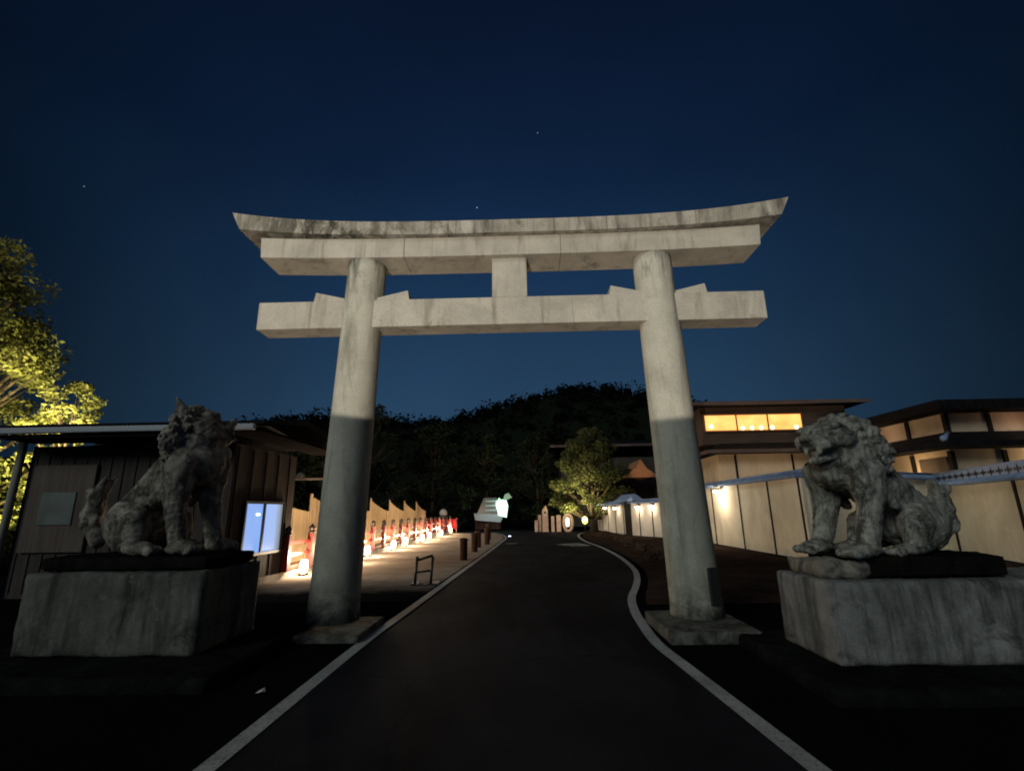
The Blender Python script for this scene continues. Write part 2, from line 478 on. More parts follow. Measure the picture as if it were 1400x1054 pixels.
for a, b in ((-4.61, -3.30), (-3.292, -.98), (-.972, 1.62), (1.628, 3.06), (3.068, 4.61)):
    beam(bm, a, b, 6.0, 6.235, .42, (.15 if a < -4.5 else 0), (.15 if b > 4.5 else 0), ridge=.10)
# the lintel rises with the cap: close the gap below the tips
obj('top_lintel', bm, CONC_TOP, T)

# ------------------------------------------------------------------ plinths
def roughblock(x0, x1, y0, y1, z0, z1, vox=.045, amp=.02, extra=None):
    bm = bmesh.new(); box(bm, x0, x1, y0, y1, z0, z1)
    return remesh(bm, vox, 1, amp, 2.2, amp*.5, 11)
P = empty('stone_pedestal', (-4.4, -1.0, 0), 'dark mossy stone pedestal with footing, under the left guardian lion', 'pedestal')
obj('footing', roughblock(-5.95, -2.80, -2.50, .0, -.05, .13), FOOT, P)
obj('block', roughblock(-5.46, -3.40, -1.80, -.58, .13, .99), PLL, P)
obj('top_slab', roughblock(-5.42, -3.46, -1.68, -.66, .992, 1.15), PLATD, P)
P2 = empty('stone_pedestal', (4.4, -1.3, 0), 'broad grey streaked stone pedestal under the right guardian lion', 'pedestal')
obj('footing', roughblock(2.72, 6.4, -2.92, -.75, -.05, .125), FOOT, P2)
obj('block', roughblock(3.14, 6.1, -2.33, -1.28, .125, .875), PLR, P2)
obj('top_slab', roughblock(3.50, 5.05, -2.16, -1.36, .877, 1.09), PLATD, P2)
bm = bmesh.new(); ell(bm, (3.34, -2.02, .96), (.15, .16, .12)); ell(bm, (3.56, -2.14, .96), (.13, .10, .11)); ell(bm, (3.30, -1.65, .95), (.12, .25, .10))
box(bm, 3.22, 3.49, -2.14, -1.42, .877, 1.04)
obj('carved_front', remesh(bm, .03, 2, .03, 5, .01, 16), ROCK, P2)

# ------------------------------------------------------------------ guardian lions
def xf(bm, M): bm.transform(M); return bm
def lion(name, loc, rot, sx_, hs, headyaw, headpitch, m, label, mouth=True, tail=True, sc=1.0, hsz=1.1, earup=1.0, hx=.20, snout=1.0, mx=.17, msz=1.0, tx=-.13):
    root = empty(name, loc, label, 'statue')
    Mt = Matrix.Translation(loc) @ Matrix.Rotation(rot, 4, 'Z') @ Matrix.Diagonal((sx_*sc, sc, hs*sc, 1))
    random.seed(3)
    bm = bmesh.new()
    ell(bm, (-.52, 0, .46), (.34, .32, .42))
    for s in (-1, 1):
        ell(bm, (-.46, s*.29, .40), (.33, .16, .36), (0, -.3, 0))
        caps(bm, (-.30, s*.34, .46), (-.22, s*.36, .20), .17, .12, 4)
        ell(bm, (-.14, s*.36, .09), (.24, .12, .09))
        for t in (-1, 0, 1): ell(bm, (.06, s*.36+t*.065, .07), (.085, .042, .07), sub=2)
        # fore leg
        caps(bm, (.18, s*.25, 1.22), (.20, s*.29, .74), .22, .150)
        caps(bm, (.20, s*.29, .74), (.34, s*.30, .16), .145, .112)
        ell(bm, (.42, s*.31, .10), (.20, .145, .10))
        for t in (-1.5, -.5, .5, 1.5): ell(bm, (.58, s*.31+t*.064, .075), (.085, .042, .07), sub=2)
        ell(bm, (.02, s*.30, .86), (.11, .07, .17), (0, .3, 0))        # elbow fur
        ell(bm, (-.06, s*.31, .74), (.07, .05, .13), (0, .6, 0))
        caps(bm, (.30, s*.30, 1.24), (.27, s*.33, 1.02), .13, .11, 5)   # shoulder muscle
    caps(bm, (-.50, 0, .66), (.05, 0, 1.26), .31, .33)
    ell(bm, (.20, 0, 1.26), (.32, .34, .36))
    caps(bm, (.12, 0, 1.40), (.20, 0, 1.62), .36, .33)
    # spine ridge
    for i in range(9):
        t = i/8; ell(bm, (-.80+.66*t, 0, .72+.74*t+.06*math.sin(PI*t)), (.09, .06, .07), sub=2)
    # head in its own frame
    hb = bmesh.new()
    ell(hb, (.0, 0, .05), (.30, .29, .27)); ell(hb, (.16, 0, .10), (.20, .25, .18))
    ell(hb, (.31, 0, -.01), (.19, .20, .12)); ell(hb, (.42, 0, .03), (.11, .14, .09))
    ell(hb, (.50, 0, .08), (.06, .09, .055))                        # nose
    for s in (-1, 1):
        ell(hb, (.26, s*.13, .21), (.12, .10, .055), (0, .2, s*.3))   # brow
        ell(hb, (.31, s*.125, .135), (.05, .055, .05))                # eyeball
        ell(hb, (.20, s*.23, .03), (.14, .08, .13))                   # cheek
        ell(hb, (.42, s*.10, -.03), (.09, .08, .07))                  # flews
        ell(hb, (.49, s*.07, -.115), (.03, .025, .05), sub=2)         # fang
        caps(hb, (-.05, s*.20, .20), (-.12-.12*(1-earup), s*.25, .20+.21*earup), .10, .035, 5)  # ear
    if mouth:
        ell(hb, (.28, 0, -.205), (.22, .16, .055), (0, .22, 0)); ell(hb, (.43, 0, -.235), (.08, .11, .06))
        ell(hb, (.10, 0, -.19), (.14, .19, .10)); ell(hb, (.30, 0, -.14), (.16, .08, .03))
    else:
        ell(hb, (.26, 0, -.13), (.22, .17, .08)); ell(hb, (.10, 0, -.14), (.16, .2, .12))
    ell(hb, (.36, 0, -.30), (.06, .08, .08))                        # beard
    Mh = Matrix.Translation((hx, 0, 1.66)) @ Matrix.Rotation(headyaw, 4, 'Z') @ Matrix.Rotation(-headpitch, 4, 'Y') @ Matrix.Diagonal((hsz*snout, hsz, hsz, 1))
    hb.transform(Mh)
    t_ = bpy.data.meshes.new('t'); hb.to_mesh(t_); hb.free(); bm.from_mesh(t_); bpy.data.meshes.remove(t_)
    bm.transform(Mt)
    obj('body', remesh(bm, .0165, 2, .014, 5, .008, 21), m, root)
    # mane: rows of curled locks behind the cheeks and down the neck
    bm = bmesh.new()
    for ring, (rx, x, z, dr, cnt, r_) in enumerate([(.30, .04, .04, 0, 11, .085), (.36, -.08, -.06, .3, 12, .095), (.38, -.16, -.22, 0, 11, .095), (.36, -.12, -.40, .25, 10, .09)]):
        for k_ in range(cnt):
            a = -.15*PI + 1.3*PI*(k_+dr)/(cnt-1)
            yy_ = math.cos(a)*rx; zz = math.sin(a)*rx*(.95 if ring < 2 else .55)
            c = Vector((x+.04*math.sin(a*2), yy_, z+zz))
            ell(bm, c, (r_, r_*.9, r_), sub=2)
            out = Vector((-.35, math.cos(a), math.sin(a))).normalized(); e1 = out.orthogonal().normalized(); e2 = out.cross(e1)
            for q in range(15):                      # a spiral curl carved proud of each lock
                b_ = q*.62+a; rr2 = r_*(.92-.052*q)
                ell(bm, c+out*(r_*.72+.004*q)+e1*rr2*math.cos(b_)+e2*rr2*math.sin(b_), .021, sub=1)
    for s in (-1, 1):
        for q in range(4):                           # locks hanging beside the throat
            ell(bm, (.10-.05*q, s*(.27+.01*q), -.20-.07*q), (.06, .05, .08), (0, .4, 0), sub=2)
    for q in range(5): ell(bm, (.24-.02*q, (q-2)*.09, -.36-.05*(q % 2)), (.06, .055, .10), sub=2)
    bm.transform(Mt @ Matrix.Translation((mx, 0, 1.68)) @ Matrix.Rotation(headyaw*.6, 4, 'Z') @ Matrix.Diagonal((hsz*msz, hsz*msz, hsz*msz, 1)))
    obj('mane', remesh(bm, .0145, 1, .006, 9, .004, 24), m, root)
    if tail:
        bm = bmesh.new()
        caps(bm, (-.82, 0, .18), (-1.0, 0, .42), .11, .13, 4); caps(bm, (-1.0, 0, .42), (-.98, 0, .78), .14, .12, 4); caps(bm, (-.98, 0, .78), (-.90, 0, 1.05), .11, .05, 4)
        for q in range(7):
            ell(bm, (-.98+.09*math.sin(q*2.1), .10*math.cos(q*2.1), .36+.095*q), (.075, .06, .10), (0, .4*math.sin(q), 0), sub=2)
        caps(bm, (-.92, .06, .9), (-.84, .09, 1.08), .05, .025, 3)
        bm.transform(Mt @ Matrix.Translation((tx, 0, 0)))
        obj('tail', remesh(bm, .02, 1, .015, 8, .008, 22), m, root)
    return root
lion('guardian_lion_statue', (-4.24, -1.17, 1.14), R(-8), .97, .925, R(38), R(14), LIONL,
     'dark stained stone guardian lion sitting in profile on the left pedestal, facing the road', mouth=False, sc=.97, hsz=1.14, earup=1.15, hx=.07, snout=.85, mx=.08, msz=.86, tx=-.36)
lion('guardian_lion_statue', (4.00, -1.74, 1.075), R(180+17), 1.17, .815, R(14), R(-8), LIONR,
     'pale weathered stone guardian lion sitting on the right pedestal, open mouthed face towards the camera', mouth=True, hsz=1.07, earup=.2, sc=.915, msz=.9, mx=.17, snout=.93)
bm = None

# ------------------------------------------------------------------ wooden hut on the left
HW = wood('hut_wood', (.082, .070, .064), (.050, .042, .038), 1.2)
HW2 = wood('hut_door_wood', (.16, .125, .11), (.10, .08, .07), .8)
GREYM = mat('gutter_metal', (.30, .32, .36), .5, .5)
HROOF = tilemat('hut_roof_tiles', (.022, .022, .026), 5)
LPOST = wood('pale_post', (.42, .40, .34), (.25, .24, .2), 1)
H = empty('wooden_hut', (-8, 4, 0), 'low dark wooden hut with a lit bluish side window, behind the left lion', 'hut')
bm = bmesh.new(); box(bm, -10.62, -6.10, 3.0, 5.95, 0, 3.12)
for k_ in range(16): box(bm, -10.5+k_*.28, -10.47+k_*.28, 2.978, 3.0, .1, 3.05)       # cover strips of the boarding
for k_ in range(5): box(bm, -6.10, -6.078, 3.15+k_*.6, 3.18+k_*.6, .1, 3.05)
obj('wall', bm, HW, H)
bm = bmesh.new(); box(bm, -10.42, -9.05, 2.93, 2.976, .9, 2.70)
d = obj('shutter', bm, HW2, H)
bm = bmesh.new(); box(bm, -10.12, -9.38, 2.905, 2.928, 1.45, 2.12); obj('notice', bm, plaster('grey_notice', (.16, .18, .17), (.11, .12, .12)), d)
bm = bmesh.new()
prism(bm, [(2.0, 3.40), (2.0, 3.46), (4.0, 3.86), (6.6, 3.46), (6.6, 3.40), (4.0, 3.70)], -11.6, -5.15)
bm.transform(Matrix(((0, 1, 0, 0), (1, 0, 0, 0), (0, 0, 1, 0), (0, 0, 0, 1))))
for v in bm.verts: v.co.y += .25
obj('roof', bm, HROOF, H)
bm = bmesh.new(); box(bm, -11.55, -5.25, 2.10, 2.20, 3.27, 3.39, bev=.02); obj('gutter', bm, GREYM, H)
bm = bmesh.new(); tube(bm, [(-10.72, 2.85, .1), (-10.72, 2.85, 3.3)], .075, 10); obj('corner_post', bm, LPOST, H)
bm = bmesh.new(); box(bm, -10.6, -6.0, 2.2, 3.0, 3.18, 3.26); box(bm, -6.0, -5.16, 2.27, 6.84, 3.26, 3.31); obj('eave', bm, mat('soffit_board', (.012, .010, .010), .9, 0), H)
Wn = bmesh.new()
y0, y1, z0, z1 = 3.62, 5.35, .74, 1.84
for a in ((y0-.06, y0, z0-.06, z1+.06), (y1, y1+.06, z0-.06, z1+.06), (4.38, 4.45, z0, z1)): box(Wn, -6.098, -6.035, a[0], a[1], a[2], a[3])
box(Wn, -6.098, -6.035, y0, y1, z0-.06, z0); box(Wn, -6.098, -6.035, y0, y1, z1, z1+.06)
wf = obj('window', Wn, mat('black_window_frame', (.012, .012, .014), .5), H)
m = bpy.data.materials.new('lit_blue_curtain'); m.use_nodes = True; n = N(m)
n.b.inputs['Base Color'].default_value = (.3, .3, .3, 1); n.b.inputs['Roughness'].default_value = .25
sp = n.new('ShaderNodeSeparateXYZ'); n.nt.links.new(n.co(), sp.inputs[0])
c = n.ramp(n.math('DIVIDE', n.math('ADD', sp.outputs['Y'], .4), 1.75), [(0.0, (.20, .40, .90)), (.50, (.26, .47, .98)), (.80, (.30, .50, .95)), (1.0, (.20, .21, .17))])
c = n.mix(.5, c, n.ramp(n.noise(2, n.co((1, 9, .3)), 3), [(.3, .75), (.7, 1.1)]), 'MULTIPLY')
n.nt.links.new(c, n.b.inputs['Emission Color']); n.b.inputs['Emission Strength'].default_value = .95
bm = bmesh.new(); box(bm, -6.10, -6.075, y0, y1, z0, z1); obj('pane', bm, m, wf)
bm = bmesh.new(); ell(bm, (-6.07, 4.18, 1.60), (.008, .10, .028), sub=2); obj('ceiling_light', bm, emit('white_lamp', (1, .98, .9), 3), wf)
lamp('AREA', 'window_glow', (-5.9, 4.45, 1.3), .8, (.6, .75, 1), tgt=(-3, 4.4, .6), size=1.0)

# little gate beam and dark roof seen past the hut
G_ = empty('wooden_gateway', (-8.4, 12, 0), 'slim wooden crossbar on posts with a round finial, past the hut', 'gateway')
PALEW = wood('pale_beam', (.42, .30, .22), (.3, .2, .15), 1, 0)
bm = bmesh.new(); box(bm, -9.6, -6.4, 11.95, 12.07, 2.89, 2.97); obj('crossbar', bm, PALEW, G_)
for x in (-9.5, -6.5):
    bm = bmesh.new(); box(bm, x-.07, x+.07, 11.96, 12.06, 0, 2.888); obj('post', bm, HW, G_)
bm = bmesh.new(); lathe(bm, [(.14, 0), (.17, .06), (.13, .16), (.05, .22), (.01, .25)], (-8.72, 12.0, 2.972)); obj('finial', bm, stone('finial_stone', (.2, .18, .17), (.1, .09, .09)), G_)

# ------------------------------------------------------------------ board fence with scooped tops, behind the railing
BOARD = wood('fence_board', (.68, .50, .30), (.50, .36, .20), 1)
fl_lab = ['nearest fence panel, beside the hut', 'second from the hut', 'third fence panel, behind the left pillar', 'fourth fence panel, behind the left pillar', 'first one right of the left pillar', 'sixth fence panel from the hut', 'seventh fence panel from the hut', 'farthest fence panel, by the red cloth screen']
for i in range(8):
    ya = 3.3+3.5*i+.03; yb = ya+3.44
    e = empty('board_fence', (-7.5, ya, 0), 'tan board fence panel with a scooped top: ' + fl_lab[i], 'fence', 'tan board fence panels along the plaza')
    bm = bmesh.new(); nb = 19; w_ = (yb-ya)/nb
    for k_ in range(nb):
        t = k_/(nb-1); top = 1.68+.52*(1-t)**1.5 + (0.10 if k_ == 0 else 0)
        ju = random.Random(i*50+k_).uniform(-.012, .012)
        box(bm, -7.53+ju, -7.49+ju, ya+k_*w_+.006, ya+(k_+1)*w_-.006, .05, top)
    obj('boards', bm, BOARD, e)
    bm = bmesh.new(); box(bm, -7.62, -7.535, ya, yb, .4, .5); box(bm, -7.62, -7.535, ya, yb, 1.35, 1.45); obj('back_rail', bm, BOARD, e)

# ------------------------------------------------------------------ vermilion railing
RED = mat('vermilion_paint', (.19, .022, .016), .55, .4)
CAP = mat('dark_bronze_cap', (.05, .035, .03), .45, .5, .3)
RR = empty('red_railing', (-6.0, 5.0, 0), 'vermilion post and rail fence with dark onion caps along the lit plaza', 'railing')
def rx(y): return -6.02+(y-5.0)*.0215
n_p = 19
ys = [5.66+1.38*i for i in range(n_p)]
for y in ys:
    x = rx(y)
    bm = bmesh.new(); box(bm, x-.075, x+.075, y-.075, y+.075, .16, 1.06, bev=.01)
    p = obj('post', bm, RED, RR)
    bm = bmesh.new(); lathe(bm, [(.09, 0), (.09, .05), (.065, .06), (.06, .08), (.09, .12), (.085, .17), (.04, .22), (.008, .25)], (x, y, 1.06), 12)
    obj('cap', bm, CAP, p)
for z0_, z1_ in ((.82, .90), (.52, .60), (.22, .29)):
    bm = bmesh.new(); box(bm, -.03, .03, 0, ys[-1]-ys[0], z0_, z1_)
    bm.transform(Matrix.Translation((rx(5.66), 5.66, 0)) @ Matrix.Rotation(-math.atan(.0215), 4, 'Z'))
    obj('rail', bm, RED, RR)

# paper ground lanterns in front of the railing
PAPER = emit('lantern_paper', (1.0, .78, .50), 9)
LBASE = mat('lantern_base', (.03, .02, .02), .6)
lan = [(-5.80, 6.28), (-5.70, 8.9), (-5.74, 11.6), (-5.58, 14.7), (-5.62, 17.1), (-5.46, 20.3), (-5.50, 22.6), (-5.36, 25.9), (-5.4, 30.3)]
lanlab = ['nearest glowing ground lantern, at the hut corner', 'glowing ground lantern hidden mostly by the left pillar', 'third glowing ground lantern, at the right edge of the left pillar', 'fourth glowing ground lantern from the hut', 'fifth glowing ground lantern from the hut', 'sixth glowing ground lantern from the hut', 'seventh glowing ground lantern from the hut', 'eighth glowing ground lantern from the hut', 'farthest glowing ground lantern, by the red cloth screen']
ml = {}
for i, (x, y) in enumerate(lan):
    e = empty('ground_lantern', (x, y, 0), lanlab[i], 'lantern', 'paper lanterns at the foot of the red railing')
    if i == 0:
        bm = bmesh.new(); lathe(bm, [(.06, .05), (.09, .11), (.108, .22), (.10, .32), (.06, .39)], (x, y, 0), 16); a = obj('shade', bm, PAPER, e); ml['s'] = a.data
        bm = bmesh.new(); lathe(bm, [(.13, 0), (.13, .045), (.10, .05)], (x, y, .002), 16); b = obj('base', bm, LBASE, e); ml['b'] = b.data
    else:
        for nm, d in (('shade', ml['s']), ('base', ml['b'])):
            o = link(bpy.data.objects.new(nm, d)); o.parent = e
    lamp('POINT', 'lantern_light', (x+.02, y-.02, .50), 270*(.8+.4*((i*37) % 10)/10), (1.0, .76, .50), .1)

# end of the plaza: red cloth screen and pale round emblem
CS = empty('red_screen', (-6.3, 32, 0), 'red cloth screen on a rail at the far end of the plaza', 'screen')
bm = bmesh.new(); N_ = 40
V = [[bm.verts.new((-7.4+2.2*i/N_, 32+.03*math.sin(i*1.3), z)) for z in (.25, 1.05)] for i in range(N_+1)]
for i in range(N_): bm.faces.new((V[i][0], V[i+1][0], V[i+1][1], V[i][1]))
cl = obj('cloth', bm, mat('red_cloth', (.42, .03, .03), .9, .1), CS, True)
sm = cl.modifiers.new('thick', 'SOLIDIFY'); sm.thickness = .01
for x in (-7.4, -6.3, -5.2):
    bm = bmesh.new(); box(bm, x-.04, x+.04, 32.04, 32.12, 0, 1.12); obj('post', bm, RED, CS)
RS = empty('round_signboard', (-6.3, 32.5, 0), 'pale round signboard standing behind the red cloth screen', 'sign')
bm = bmesh.new()
lathe(bm, [(.05, -.03), (.30, -.03), (.30, .03), (.05, .03)], (0, 0, 0), 24); bm.transform(Matrix.Translation((-6.3, 32.5, 1.50)) @ Matrix.Rotation(R(90), 4, 'X')); obj('disc', bm, plaster('sign_cream', (.6, .55, .5), (.35, .3, .28)), RS)
bm = bmesh.new(); box(bm, -6.34, -6.26, 32.46, 32.52, 0, 1.19); obj('post', bm, HW, RS)
lamp('POINT', 'screen_light', (-6.2, 31.2, .5), 30, (1, .75, .55), .1)

# ------------------------------------------------------------------ small things along the road
BLK = mat('black_iron', (.012, .012, .012), .5, .4)
B = empty('barrier_stand', (-2.15, 4.35, 0), 'small black iron frame stand on the paving by the left road line', 'barrier')
bm = bmesh.new()
for x, lean in ((-2.34, .0), (-1.98, .0)):
    tube(bm, [(x, 4.25, .0), (x+.02, 4.35, .60)], .034, 8); 
tube(bm, [(-2.32, 4.35, .52), (-1.96, 4.35, .62)], .030, 8); tube(bm, [(-2.335, 4.30, .26), (-1.97, 4.30, .30)], .024, 8)
obj('frame', bm, BLK, B)
bm = bmesh.new(); box(bm, -2.42, -1.86, 4.16, 4.22, .004, .035); box(bm, -2.42, -2.30, 4.16, 4.60, .005, .033); box(bm, -1.98, -1.80, 4.16, 4.60, .005, .033)
obj('foot', bm, BLK, B)
BR = wood('brown_bollard', (.07, .040, .034), (.035, .02, .016), 1)
for i, (x, y, h_, lab) in enumerate([(-1.92, 9.9, .72, 'nearest brown bollard by the left road line'), (-1.88, 13.2, .75, 'second brown bollard along the left road line'), (-1.95, 15.6, .75, 'third brown bollard, leaning close to the fourth'), (-1.70, 17.6, .8, 'fourth brown bollard along the left road line'), (-1.9, 21.5, .9, 'farthest brown bollard, below the pale booth')]):
    e = empty('bollard', (x, y, 0), lab, 'bollard', 'brown bollards along the left line')
    bm = bmesh.new(); lathe(bm, [(.13, 0), (.13, h_*.86), (.15, h_*.87), (.15, h_*.93), (.12, h_*.97), (.05, h_)], (x, y, .004), 14); obj('shaft', bm, BR, e)
bm = bmesh.new(); lathe(bm, [(.30, 0), (.30, .012), (.27, .014)], (-.49, 18.0, .001), 24)
tag(obj('manhole_cover', bm, mat('cast_iron', (.10, .10, .10), .5, .5, .3)), 'small round manhole cover in the middle of the far road', 'manhole cover')
bm = bmesh.new()
vs = [bm.verts.new((x, y, .005)) for x, y in ((1.65, 17.0), (2.3, 15.7), (3.18, 15.9), (2.75, 17.6))]; bm.faces.new(vs)
struct('road_marking', bm, stone('worn_marking', (.62, .58, .56), (.3, .3, .3), .4, .2, 2), 'worn pale diamond patch at the right side of the far road')
bm = bmesh.new(); lathe(bm, [(.33, .0), (.33, .012), (.30, .014)], (2.42, 16.5, .006), 24)
tag(obj('manhole_cover', bm, mat('cast_iron_dark', (.05, .05, .05), .5, .5, .3)), 'dark round manhole cover inside the pale diamond patch on the road', 'manhole cover')
bm = bmesh.new(); lathe(bm, [(.09, 0), (.085, .03), (.05, .045)], (-.81, 25.0, .001), 12)
tag(obj('road_stud', bm, emit('blue_white_stud', (.55, .65, 1), 4)), 'tiny glowing blue white road stud at the far left of the road', 'road stud')
bm = bmesh.new(); 
v = [bm.verts.new(p) for p in ((-2.33, -2.5, .004), (-2.27, -2.52, .02), (-2.25, -2.47, .006), (-2.28, -2.43, .03), (-2.33, -2.45, .008))]; bm.faces.new(v)
o = obj('paper_scrap', bm, mat('paper', (.55, .55, .55), .8)); tag(o, 'crumpled white paper scrap on the dark ground left of the line', 'litter')
sm = o.modifiers.new('t', 'SOLIDIFY'); sm.thickness = .002

# ------------------------------------------------------------------ plaster walls with tiled copings, right side
PLAS = plaster('wall_plaster', (.80, .74, .60), (.64, .57, .43), .7)
PLASW = plaster('wall_plaster_far', (.62, .58, .52), (.5, .46, .40), .9)
DW = wood('dark_post', (.030, .024, .020), (.015, .012, .010), 1)
COP = stone('sky_tinted_tile', (.30, .40, .60), (.18, .25, .40), .15, .2, 2, .3, None, (.05, .06, .08))  # tile colour has the blue of the sky light painted in
def wall(a, b, h, posts, label, pm=PLAS, pierced=False, coph=.20, base=.14, postw=.07):
    Mx, L = frame(a, b)
    e = empty('plaster_wall', (a[0], a[1], 0), label, 'wall', 'plaster walls with tiled copings')
    bm = bmesh.new(); box(bm, 0, L, -.09, .09, base, h-.12); bm.transform(Mx); obj('panel', bm, pm, e)
    bm = bmesh.new(); box(bm, -.01, L+.01, -.13, .13, -.05, base-.002); bm.transform(Mx); obj('stone_base', bm, FOOT, e)
    for p in posts:
        bm = bmesh.new(); box(bm, p-postw/2, p+postw/2, -.115, .115, base, h-.125); bm.transform(Mx); obj('post', bm, DW, e)
    bm = bmesh.new()
    yz = [(-.30, h-.115), (-.30, h-.07), (-.09, h+.02), (.09, h+.02), (.30, h-.07), (.30, h-.115)]
    rows = [[bm.verts.new((x, y, z)) for y, z in yz] for x in (-.05, L+.05)]
    for k_ in range(6): bm.faces.new((rows[0][k_], rows[1][k_], rows[1][(k_+1) % 6], rows[0][(k_+1) % 6]))
    bm.faces.new(rows[0]); bm.faces.new(rows[1][::-1])
    k_ = 0
    while .1+.2*k_ < L:                              # rounded cover tiles
        x = .1+.2*k_
        for s in (-1, 1): tube(bm, [(x, s*.31, h-.065), (x, s*.10, h+.03)], .028, 6)
        k_ += 1
    bm.transform(Mx); cp = obj('coping', bm, COP, e)
    bm = bmesh.new()
    if pierced:
        box(bm, -.05, L+.05, -.07, .07, h+.022, h+.30, mi=0)
        k_ = 0
        while .25+.42*k_ < L:
            x = .25+.42*k_
            for s in (-1, 1):
                for dx, dz, q in ((0, 0, .10), (-.135, 0, .055), (.135, 0, .055), (0, .10, .025), (0, -.10, .025)):
                    vs = [bm.verts.new((x+dx+c_, s*.074, h+.16+dz+d_)) for c_, d_ in ((-q, 0), (0, -q), (q, 0), (0, q))]
                    f = bm.faces.new(vs); f.material_index = 1
            k_ += 1
        tube(bm, [(-.05, 0, h+.315), (L+.05, 0, h+.315)], .045, 8)
        bm.transform(Mx); obj('pierced_ridge', bm, [mat('pale_ridge', (.36, .46, .66), .7), BLK], e)
    else:
        tube(bm, [(-.08, 0, h+.05), (L+.08, 0, h+.05)], .075, 10); bm.transform(Mx); obj('ridge', bm, COP, e)
    return e
wall((8.2, 16.5), (8.2, 6.9), 2.52, [.1, 2.7, 5.35, 7.6, 9.45], 'cream plaster wall with blue grey coping, left of the right lion and behind the right pillar')
wall((8.2, 6.9), (14.2, 9.9), 2.52, [2.2, 4.4], 'cream plaster wall set back behind the right lion')
wall((14.25, 9.9), (10.5, -.3), 2.26, [1.15, 5.0, 8.3], 'cream plaster wall with a pierced diamond ridge at the right edge', pierced=True, postw=.13)
wall((6.35, 21.7), (8.35, 16.6), 2.0, [.05, .9, 2.1, 3.5, 4.9], 'pale plaster wall with two lamps, left of the right pillar', PLASW)
wall((5.55, 29.4), (6.15, 22.5), 1.95, [.05, 1.6, 3.2, 5.0, 6.8], 'far pale plaster wall with two lamps, beside the lit tree', PLASW)
bm = None
e = empty('wall_gate', (6.25, 22.1, 0), 'dark doorway with a small tiled roof between the two far plaster walls', 'gate')
bm = bmesh.new(); Mx, L = frame((6.15, 22.5), (6.35, 21.7)); box(bm, 0, L, -.06, .06, 0, 2.0); bm.transform(Mx); obj('door', bm, DW, e)
bm = bmesh.new(); prism(bm, [(-.55, 2.02), (-.5, 2.10), (0, 2.42), (.5, 2.10), (.55, 2.02)], -.3, L+.6); bm.transform(Mx @ Matrix.Rotation(R(-90), 4, 'Z') @ Matrix.Translation((0, 0, 0))); obj('roof', bm, COP, e)

BULB = emit('warm_bulb', (1.0, .72, .42), 22)
def wall_lamp(x, y, z, lab, power=9, nx=-1, ny=0, s=1.0):
    e = empty('wall_lamp', (x, y, z), lab, 'lamp', 'lamps under the wall copings')
    bm = bmesh.new(); tube(bm, [(x-nx*.14, y-ny*.14, z+.12), (x, y, z+.07)], .015, 6); obj('arm', bm, BLK, e)
    bm = bmesh.new(); lathe(bm, [(.11*s, 0), (.085*s, .05), (.03*s, .08)], (x, y, z+.03), 12); obj('hood', bm, BLK, e)
    bm = bmesh.new(); ell(bm, (x, y, z-.01), (.075*s, .075*s, .05*s), sub=2); obj('bulb', bm, BULB, e)
    lamp('POINT', 'wall_lamp_light', (x+nx*.16, y+ny*.16, z-.16), power, (1, .80, .56), .05)
wall_lamp(7.88, 12.7, 2.24, 'bright wall lamp under the coping right of the right pillar', 70, s=1.5)
wall_lamp(10.9, 8.0, 2.20, 'added fill lamp on the set back plaster wall, behind the right lion', 24, .3, -.9, 1.2)  # extra lamp tucked behind the lion, added to brighten the plaster walls
wall_lamp(6.92, 19.6, 1.74, 'wall lamp nearest the right pillar, on its left side', 16, -.9, -.3, 1.5)
wall_lamp(6.48, 20.8, 1.70, 'wall lamp just right of the dark doorway', 16, -.9, -.3, 1.5)
wall_lamp(5.72, 23.6, 1.66, 'wall lamp just left of the dark doorway', 12, -1, -.1, 1.5)
wall_lamp(5.5, 26.0, 1.68, 'farthest wall lamp, nearest the lit tree', 12, -1, -.1, 1.5)

# ------------------------------------------------------------------ buildings behind the walls
OUT = plaster('ochre_plaster', (.62, .50, .36), (.5, .39, .27), .6)
TILE = tilemat('dark_roof_tile', (.018, .017, .020), 3.4)
FASC = wood('eave_fascia', (.17, .12, .11), (.09, .065, .06), 1, 0)
def hiproof(bm, x0, x1, y0, y1, z, rise, over, inset, th=.12):
    X0, X1, Y0, Y1 = x0-over, x1+over, y0-over, y1+over; ym = (Y0+Y1)/2
    lo = [bm.verts.new(p) for p in ((X0, Y0, z), (X1, Y0, z), (X1, Y1, z), (X0, Y1, z))]
    hi = [bm.verts.new(p) for p in ((X0, Y0, z+th), (X1, Y0, z+th), (X1, Y1, z+th), (X0, Y1, z+th))]
    r0 = bm.verts.new((X0+inset, ym, z+rise)); r1 = bm.verts.new((X1-inset, ym, z+rise))
    bm.faces.new(lo[::-1])
    for k_ in range(4): bm.faces.new((lo[k_], lo[(k_+1) % 4], hi[(k_+1) % 4], hi[k_]))
    bm.faces.new((hi[0], hi[1], r1, r0)); bm.faces.new((hi[1], hi[2], r1)); bm.faces.new((hi[2], hi[3], r0, r1)); bm.faces.new((hi[3], hi[0], r0))
def skirt(bm, x0, x1, y0, y1, z, rise, over, inn, th=.12):
    O = ((x0-over, y0-over), (x1+over, y0-over), (x1+over, y1+over), (x0-over, y1+over))
    I = ((x0+inn, y0+inn), (x1-inn, y0+inn), (x1-inn, y1-inn), (x0+inn, y1-inn))
    lo = [bm.verts.new((*p, z)) for p in O]; hi = [bm.verts.new((*p, z+th)) for p in O]; ih = [bm.verts.new((*p, z+rise)) for p in I]
    bm.faces.new(lo[::-1]); bm.faces.new(ih)
    for k_ in range(4):
        j = (k_+1) % 4
        bm.faces.new((lo[k_], lo[j], hi[j], hi[k_])); bm.faces.new((hi[k_], hi[j], ih[j], ih[k_]))
